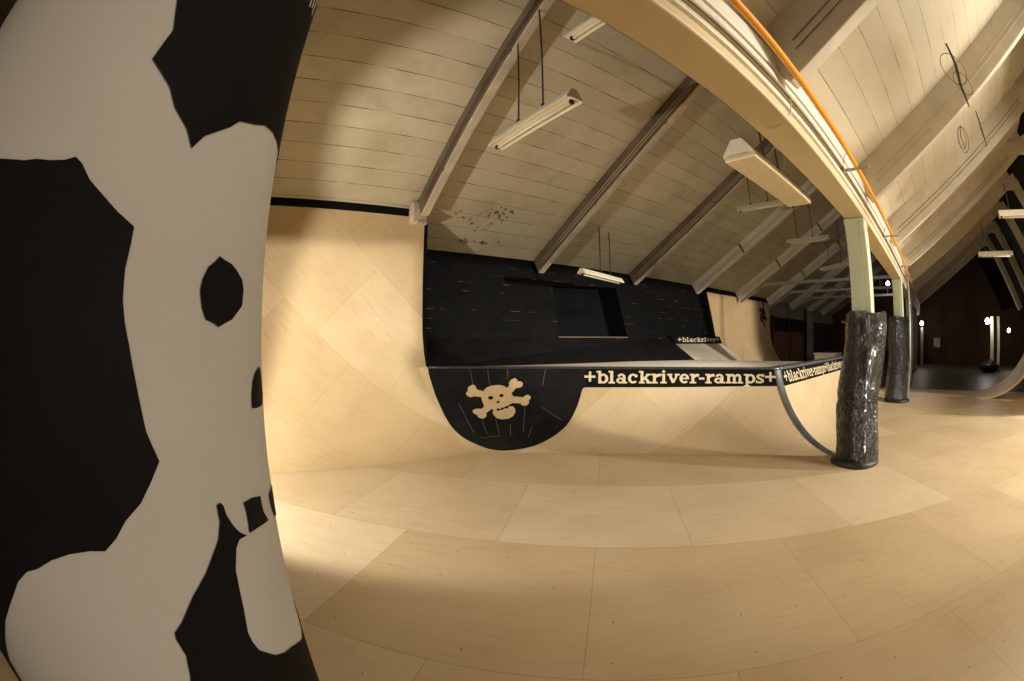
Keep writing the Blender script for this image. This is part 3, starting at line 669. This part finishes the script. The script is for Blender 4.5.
mb = MB(); mb.grid([[bank(s / 6, t / 6) for s in range(7)] for t in range(7)], [[(bank(s / 6, t / 6)[0], bank(s / 6, t / 6)[1]) for s in range(7)] for t in range(7)], smooth=False)
mb.grid([[(E0.x, E0.y, E0.z), (Gp.x, Gp.y, Gp.z)], [(E0.x, E0.y - .8, ZF), (Gp.x, Gp.y - .8, ZF)]], smooth=False); mb.build('wood_face', M_deck, bk)
mb = MB(); th = .16; up = Vector((0, .05, .15))
def bandp(u, v, off=0):      # upright black lip along the top of the wood face
    return (9.9 + u, 7.09 - off - .01 * v, .075 - v)
wrap(mb, [[(-.15, 0), (2.68, 0), (2.86, .225), (.14, .215)]], bandp, .0, .5, 0)
mb.face([bandp(-.15, 0), bandp(2.68, 0), (12.58, 7.3, .075), (9.75, 7.3, .075)]); nb3 = mb.build('name_band', M_black, bk)
lettering('+blackriver+', bandp, nb3, .22, .165, .00098, M_letter, off=.006, sx=1.88)

# ------------------------------------------------------------------ far vert ramp with skull
fv = empty('vert_ramp', (15, 7.5, ZF), 'distant plywood vert ramp with a small black skull at its far top corner', 'skate ramp')
FY, FR = 7.55, 1.9; X0f, X1f = 11.0, 18.15
def fvert(x, s, off=0):   # s height along the profile from the floor
    if s < FR * math.pi / 2:
        p = s / FR; return (x, FY - FR + (FR - off) * math.sin(p), ZF + FR - (FR - off) * math.cos(p) + .003)
    return (x, FY - off, ZF + FR + s - FR * math.pi / 2 + .003)
S1 = FR * math.pi / 2 + (1.52 - (ZF + FR)); n = 34
mb = MB(); mb.grid([[fvert(X0f + (X1f - X0f) * k / 20, S1 * i / n) for k in range(21)] for i in range(n + 1)], [[(X0f + (X1f - X0f) * k / 20, S1 * i / n) for k in range(21)] for i in range(n + 1)])
mb.build('riding_face', M_far, fv)
mb = MB(); mb.box(((12.4 + X1f) / 2, FY + .03, 1.59), (X1f - 12.4, .05, .2)); mb.build('top_strip', M_black, fv)
mb = MB()
for i in range(n):
    a, b = fvert(X1f, S1 * i / n), fvert(X1f, S1 * (i + 1) / n); mb.face([a, b, (b[0] + .001, FY + .1, b[2]), (a[0] + .001, FY + .1, a[2])])
mb.build('end_panel', M_black, fv)
cth, sth = math.cos(D2R(-75)), math.sin(D2R(-75))
def tf2(p):
    x, y = (p[0] - 1.04) * 1.0, -(p[1] - .54) * 1.0
    return (17.35 + (x * cth - y * sth) * 1.0, S1 - .52 + (x * sth + y * cth) * 1.0)
emblem(fvert, fv, tf2, M_black, M_far, off=.006, du=.3)

# ------------------------------------------------------------------ right side ramps in the distance
def qpipe(x0, x1, y0, R, ang, label, mat, sgn=-1, name='quarter_pipe'):
    q = empty(name, ((x0 + x1) / 2, y0, ZF), label, 'skate ramp'); n = 26
    f = lambda x, a, off=0: (x, y0 + sgn * (R - off) * math.sin(a), ZF + R - (R - off) * math.cos(a) + .004)
    am = D2R(ang)
    mb = MB(); mb.grid([[f(x0 + (x1 - x0) * k / 8, am * i / n) for k in range(9)] for i in range(n + 1)], [[(x0 + (x1 - x0) * k / 8, R * am * i / n) for k in range(9)] for i in range(n + 1)], flip=(sgn < 0)); mb.build('riding_face', mat, q)
    for xe in (x0, x1):
        mb = MB()
        for i in range(n):
            a, b = f(xe, am * i / n), f(xe, am * (i + 1) / n); mb.face([a, b, (xe, b[1] + sgn * .06, b[2] - .04 if i < n - 1 else b[2]), (xe, a[1] + sgn * .06, a[2] - .04 if i else a[2])])
        mb.build('rib', mat, q)
    tp = f(x0, am); mb = MB(); mb.tube([(x0, tp[1], tp[2] + .01), (x1, tp[1], tp[2] + .01)], .03, 10); mb.build('coping', M_steel, q)
    mb = MB(); mb.box(((x0 + x1) / 2, tp[1] + sgn * .4, tp[2] - .03), (x1 - x0, .8, .05), bev=.01)
    mb.build('deck', M_deck, q)
    return q
qpipe(13.1, 14.95, -1.7, 2.6, 66, 'tall curved plywood quarter pipe at the end of the plywood floor', M_ramp)
qpipe(10.4, 12.4, -2.45, 2.8, 55, 'lower plywood quarter pipe just before the tall curved one', M_ramp)

# ------------------------------------------------------------------ white box beyond the deck
wb = empty('storage_box', (16.1, 4.2, ZF), 'low white box standing beyond the lettered ramp edge', 'box')
mb = MB(); mb.box((16.1, 4.2, -1.02), (1.0, .85, .95), bev=.02); mb.build('body', M_white, wb)
mb = MB(); mb.box((16.1, 4.2, -.51), (1.06, .9, .07), bev=.015); mb.build('lid', M_white, wb)

# ------------------------------------------------------------------ tube lamps
def fixture(c, along, length, label, rods=None, width=.2, h=.1, tilt=0, group='hanging tube lamps'):
    c = Vector(c); a = Vector(along).normalized(); s = a.cross(Vector((0, 0, 1))).normalized(); up = s.cross(a)
    r = empty('tube_lamp', c, label, 'lamp', group)
    # open wedge-shaped steel tray, wide below, with end plates
    L2 = length / 2; w2 = width / 2
    sec = [(-w2, -h * .5), (-w2 * .96, -h * .30), (-w2 * .35, h * .5), (w2 * .35, h * .5), (w2 * .96, -h * .30), (w2, -h * .5), (w2 * .55, -h * .38), (-w2 * .55, -h * .38)]
    mb = MB(); ring0 = [c - a * L2 + s * x + up * z for x, z in sec]; ring1 = [c + a * L2 + s * x + up * z for x, z in sec]
    for i in range(len(sec)):
        j = (i + 1) % len(sec); mb.face([ring0[i], ring0[j], ring1[j], ring1[i]])
    mb.build('tray', M_tray, r)
    for sg, rg in ((-1, ring0), (1, ring1)):
        mb = MB(); e = a * (.012 * sg); mb.face(rg if sg < 0 else list(reversed(rg))); o2 = [p + e for p in rg]; mb.face(o2)
        for i in range(len(rg)): mb.face([rg[i], rg[(i + 1) % len(rg)], o2[(i + 1) % len(rg)], o2[i]])
        mb.build('end_plate', M_white, r)
    mb = MB(); mb.tube([c - a * (L2 - .06) - up * (h * .5 + .012), c + a * (L2 - .06) - up * (h * .5 + .012)], .014, 10); mb.build('tube', M_white, r)
    mb = MB()
    for sg in (-1, 1): mb.cut(); mb.box(c + a * sg * (L2 - .04) - up * (h * .5), (.03, .05, .05), (a, s, up), bev=.005)
    mb.build('socket', M_dark, r)
    for f, ztop in (rods or []):
        p = c + a * (f * length) + up * h * .5; mb = MB()
        mb.tube([p, Vector((p.x + .01, p.y, (p.z + ztop) / 2)), Vector((p.x, p.y, ztop))], .010, 6); mb.tube([p - up * .01, p + up * .05], .022, 8)
        mb.build('hanger_rod', M_wire, r)
    return r
YV, XV = (0, 1, 0), (1, 0, 0)
def rz(y): return slope(5.0, y)
fixture((2.50, 3.44, 2.32), YV, 1.42, 'white tube lamp on two dark rods under the rafter at the tall vert ramp', [(-.16, rz(3.2)), (.16, rz(3.7))], .2, .13)
fixture((2.48, 1.98, 3.08), YV, 1.45, 'tube lamp peeping out behind the upper edge of the long beam', [(-.2, rz(1.7)), (.2, rz(2.3))], .17, .1)
big = fixture((3.86, 1.43, 1.53), XV, 1.52, 'large cream tube lamp hung close beside the long beam', [(-.12, 3.6), (.12, 3.6)], .30, .15)
fixture((8.62, 3.55, 2.80), YV, 1.25, 'slim cream tube lamp behind the lower end of the large one', [(-.1, rz(3.4)), (.25, rz(3.9))], .17, .1)
fixture((11.6, 3.48, 2.62), YV, 1.30, 'white tube lamp hanging level beside the top of the big wrapped post', [(-.12, rz(3.3)), (.25, rz(3.8))], .18, .12)
fixture((14.75, 3.45, 2.36), (0, 1, -.12), 1.2, 'dim tilted tube lamp partly hidden behind the big wrapped post', [(-.2, rz(3.2)), (.2, rz(3.7))], .18, .12)
fixture((6.1, 6.05, 1.22), (1, .3, 0), 1.62, 'small tube lamp in front of the black wall over its dark opening', [(-.06, rz(6.05)), (.2, rz(6.1))], .17, .1)
fixture((8.75, -2.62, 2.16), YV, 1.40, 'tube lamp cut off by the picture edge, upper of two over the open floor', [(-.25, 3.0), (.3, 2.7)], .17, .12)
fixture((11.95, -2.28, 2.00), YV, 1.15, 'tube lamp over the open floor toward the dark end, lower of the two there', [(-.25, 3.0), (.3, 2.8)], .17, .11)
mb = MB(); mb.box((3.86, 1.43, 1.446), (1.515, .295, .045), bev=.012); mb.build('diffuser', plain('yellowed_diffuser', (.70, .58, .36), .4, noise=.05), big)
mb = MB(); mb.tube([(3.65, 1.37, 1.64), (3.75, 1.30, 1.78), (3.9, 1.28, 1.74), (4.0, 1.36, 1.62)], .012, 8); br = mb.build('lamp_cable', M_wirew, bpy.data.objects['tube_lamp.002'])

# ------------------------------------------------------------------ orange pipe with brackets
def PYZ(x):
    y = .605 - .03 * max(0, 3 - x); return y, 1.648 + .012 * math.sin(x * .9) + (.0 if x > 3 else -.02 * (3 - x))
pp = empty('conduit_pipe', (4.35, .62, 1.68), 'bright orange plastic pipe running along the long beam', 'pipe')
mb = MB(); mb.tube([(x, PYZ(x)[0], PYZ(x)[1]) for x in [-1 + .5 * i for i in range(52)]], .027, 14); mb.build('pipe_run', M_orange, pp)
for i, (x, lb) in enumerate(((4.33, 'grey steel pipe bracket just before the big wrapped post'), (7.55, 'grey steel pipe bracket, second along the orange pipe'), (10.9, 'small grey pipe bracket, third along the orange pipe'))):
    b = empty('pipe_bracket', (x, .76, 1.62), lb, 'bracket', 'brackets under the orange pipe')
    mb = MB(); mb.box((x, .63, 1.625), (.045, .34, .022), bev=.004); mb.build('arm', M_galv, b)
    mb = MB(); mb.box((x, .765, 1.66), (.05, .02, .13), bev=.004); mb.tube([(x, .74, 1.7), (x - .02, .72, 1.76), (x + .01, .70, 1.8)], .008, 6); mb.build('wall_plate', M_galv, b)

# loose cable bundles on the right bay
def bundle(pts, label, loops, thick=.02):
    b = empty('cable_bundle', pts[0], label, 'cable', 'loose cables under the ceiling boards')
    mb = MB(); P = [Vector(p) for p in pts]; mb.tube(P, [thick * .5] + [thick] * (len(P) - 2) + [thick * .5], 8)
    mb.build('bundle', M_wire, b)
    for (c, r, ax) in loops:
        mb = MB(); c = Vector(c); e1 = (P[-1] - P[0]).normalized(); e2 = Vector(ax).normalized()
        mb.tube([c + e1 * r * 1.3 * math.cos(t) + e2 * r * .6 * math.sin(t) for t in [2 * math.pi * i / 24 for i in range(25)]], .004, 6, caps=False); mb.build('loose_loop', M_wire, b)
yb = -1.2
bundle([(4.05, -.95, 2.66), (4.5, -1.05, 2.70), (5.0, -1.1, 2.72), (5.45, -1.2, 2.66)], 'dark frayed cable bundle with loops against the cream ceiling boards', [((4.55, -1.0, 2.66), .26, (0, 1, .3)), ((4.8, -1.1, 2.62), .2, (0, 1, .5))], .022)
bundle([(5.60, -.98, 2.5), (5.59, -.92, 2.34), (5.6, -.93, 2.16)], 'thin cable coil hanging on the rafter over the big wrapped post', [((5.59, -.93, 2.33), .11, (0, 1, 0)), ((5.59, -.95, 2.30), .13, (.3, 1, 0))], .007)
bundle([(5.62, -1.32, 2.68), (5.75, -1.34, 2.5), (5.86, -1.36, 2.30)], 'short straight dark cable hanging beside the thin cable coil', [], .014)

# ------------------------------------------------------------------ steel tie bars across the left bay
for i, x in enumerate((14.85, 17.9, 20.95)):
    t = empty('tie_bar', (x, 3.7, 1.92), ('grey steel tie bar ending over the distant vert ramp, thickest looking of three', 'grey steel tie bar ending just before the brown door, middle of three', 'grey steel tie bar over the brown door, thinnest looking of three')[i], 'tie bar', 'steel tie bars over the ramps')
    mb = MB(); mb.box((x, 3.7, 1.92), (.09, 5.3, .11), bev=.01); mb.build('bar', M_galv, t)
    mb = MB(); e = Vector((x, 6.35, 1.92)); f = Vector((x, 7.4, 1.35)); mb.tube([e, f], .05, 8); mb.build('end_brace', M_galv, t)
    mb = MB(); mb.tube([(x, 2.2, 1.97), (x, 2.2, 2.3)], .02, 6); mb.build('stay', M_galv, t)

# ------------------------------------------------------------------ far lamps and far fittings
def bulb(p, label, w, col, r=.09, host=None):
    b = empty('wall_lamp', p, label, 'lamp', 'small lit lamps at the far end')
    mb = MB(); rows = [[(p[0] + r * math.sin(a) * math.cos(t), p[1] + r * math.sin(a) * math.sin(t), p[2] + r * math.cos(a)) for t in [2 * math.pi * k / 16 for k in range(17)]] for a in [math.pi * i / 10 for i in range(11)]]
    mb.grid(rows); mb.build('glass_globe', emit('lit_globe', col, 26), b)
    mb = MB(); mb.tube([(p[0] + .02, p[1], p[2] + r), (p[0] + .02, p[1], p[2] + r + .09)], r * .6, 10); mb.build('holder', M_dark, b)
    l = bpy.data.lights.new('lamp_light', 'POINT'); l.energy = w; l.color = col; l.shadow_soft_size = r
    o = bpy.data.objects.new('lamp_light', l); COL.objects.link(o); o.location = (p[0] - .25, p[1], p[2] - .05)
bulb((28.5, .60, .92), 'small white lit lamp on the brown partition seen beside the crinkled wrapped post', 9, (1, .86, .80), .12)
bulb((24.0, -3.66, .86), 'brightest lit lamp at the far end, on the pale pole', 26, (1, .90, .82), .14)
bulb((28.0, -5.95, .50), 'small yellowish lit lamp past the pale poles', 5, (1, .88, .52), .12)
bulb((20.2, 2.08, 2.34), 'small white lit lamp between the two wrapped posts, under the roof', 4, (1, .9, .9), .09)
for i, (x, y, w, lb) in enumerate(((24.4, -4.02, .20, 'pale upright pole lit by the brightest far lamp'), (24.6, -4.50, .16, 'thinner pale upright pole, second from the brightest far lamp'))):
    p = empty('support_pole', (x, y, ZF), lb, 'pole', 'pale poles at the far end')
    mb = MB(); mb.box((x, y, -.2), (w, w, 2.6), bev=.015); mb.build('shaft', M_white, p)
    mb = MB(); mb.box((x, y, ZF + .03), (w + .12, w + .12, .06), bev=.01); mb.build('foot_plate', M_dark, p)
cl = empty('equipment_bag', (23.7, -3.75, ZF), 'black lumpy bag on the concrete at the foot of the pale poles', 'bag')
random.seed(11); mb = MB()
rows = []
for i in range(13):
    a = math.pi * i / 12; rows.append([(23.7 + .42 * math.sin(a) * math.cos(t) * (1 + .12 * math.sin(3 * t)), -3.75 + .62 * math.sin(a) * math.sin(t) * (1 + .10 * math.sin(4 * t + 1)), ZF + .24 + .25 * math.cos(a) * (1 + .15 * math.sin(2 * t))) for t in [2 * math.pi * k / 28 for k in range(29)]])
mb.grid(rows); mb.build('body', M_dark, cl)
mb = MB(); mb.tube([(23.55, -4.0, ZF + .42), (23.5, -3.9, ZF + .58), (23.5, -3.65, ZF + .58), (23.55, -3.5, ZF + .42)], .025, 8); mb.build('handle', M_dark, cl)
bx = empty('wall_cabinet', (30.8, -.6, -.15), 'small grey cabinet on the brown end wall near the white lamp', 'cabinet')
mb = MB(); mb.box((30.85, -.55, -.2), (.25, .55, .6), bev=.02); mb.build('body', M_greyw, bx)
mb = MB(); mb.box((30.71, -.55, -.2), (.03, .48, .52), bev=.008); mb.build('door', M_galv, bx)
pt = empty('far_partition', (29.5, .5, ZF), 'brown wooden partition edge lit by the small white lamp on it', 'partition')
mb = MB(); mb.box((29.6, .62, -.4), (1.6, .12, 2.2), bev=.01); mb.build('board', M_brown2, pt)
mb = MB(); mb.box((28.78, .60, -.4), (.10, .20, 2.2), bev=.01); mb.build('edge_post', M_greyw, pt)

# ------------------------------------------------------------------ light
def aim(o, target): o.rotation_euler = (Vector(target) - o.location).to_track_quat('-Z', 'Y').to_euler()
def light(name, typ, loc, energy, col, size=.2, **kw):
    l = bpy.data.lights.new(name, typ); l.energy = energy; l.color = col
    if typ == 'AREA': l.size = size
    else: l.shadow_soft_size = size
    for k, v in kw.items(): setattr(l, k, v)
    o = bpy.data.objects.new(name, l); COL.objects.link(o); o.location = loc; return o
WARM = (1.0, .935, .82)
fl = light('stand_flash', 'SPOT', (-2.1, 3.98, -.15), 610, WARM, .06, spot_size=D2R(87), spot_blend=.26); aim(fl, (-2.1 + 9.9, 3.98 + 1.39, -.42)); fl.scale = (1, 1.35, 1)
st = light('side_strobe', 'SPOT', (11.0, -10.5, 1.3), 7400, WARM, .3, spot_size=D2R(60), spot_blend=.18); aim(st, (8.7, .5, .6))
ds = light('added_deck_fill', 'SPOT', (5.6, 1.75, 2.75), 620, WARM, .15, spot_size=D2R(64), spot_blend=1.0); aim(ds, (6.6, 5.4, -.4))  # added fill hidden behind the beam to brighten the deck, no known lamp
light('added_rear_fill', 'POINT', (-1.0, -4.0, .8), 66, WARM, .5)  # added weak fill behind the camera for rafter sides and column
sb = light('added_bounce_fill', 'AREA', (5.6, -5.0, 2.3), 275, WARM, 2.2); aim(sb, (3.2, 2.6, -1.4))  # added out-of-view area light standing in for flash bounced off the ceiling
w = bpy.data.worlds.new('hall_dark'); bpy.context.scene.world = w; w.use_nodes = True
w.node_tree.nodes['Background'].inputs['Color'].default_value = (.9, .75, .55, 1); w.node_tree.nodes['Background'].inputs['Strength'].default_value = .01

# ------------------------------------------------------------------ camera: 16 mm equisolid fisheye
cd = bpy.data.cameras.new('fisheye_camera'); cam = bpy.data.objects.new('fisheye_camera', cd); COL.objects.link(cam)
cd.type = 'PANO'; cd.sensor_width = 36; cd.sensor_fit = 'HORIZONTAL'; cd.clip_start = .02
FPX = 440.6
tgt = cd if hasattr(cd, 'panorama_type') else cd.cycles
tgt.panorama_type = 'FISHEYE_EQUISOLID'; tgt.fisheye_lens = FPX * 36 / 1024; tgt.fisheye_fov = math.pi * 1.2
yaw, pit = .98879, -.00408
f = Vector((math.cos(yaw) * math.cos(pit), math.sin(yaw) * math.cos(pit), math.sin(pit))); r = Vector((math.sin(yaw), -math.cos(yaw), 0)); u = r.cross(f)
cam.matrix_world = Matrix(((r.x, u.x, -f.x, 0), (r.y, u.y, -f.y, 0), (r.z, u.z, -f.z, 0), (0, 0, 0, 1)))
sc = bpy.context.scene; sc.camera = cam
sc.view_settings.view_transform = 'Standard'; sc.view_settings.look = 'None'; sc.view_settings.gamma = 1; sc.view_settings.use_curve_mapping = False
sc.view_settings.exposure = .12
for o in list(bpy.data.objects):
    if '_w' in o: del o['_w']
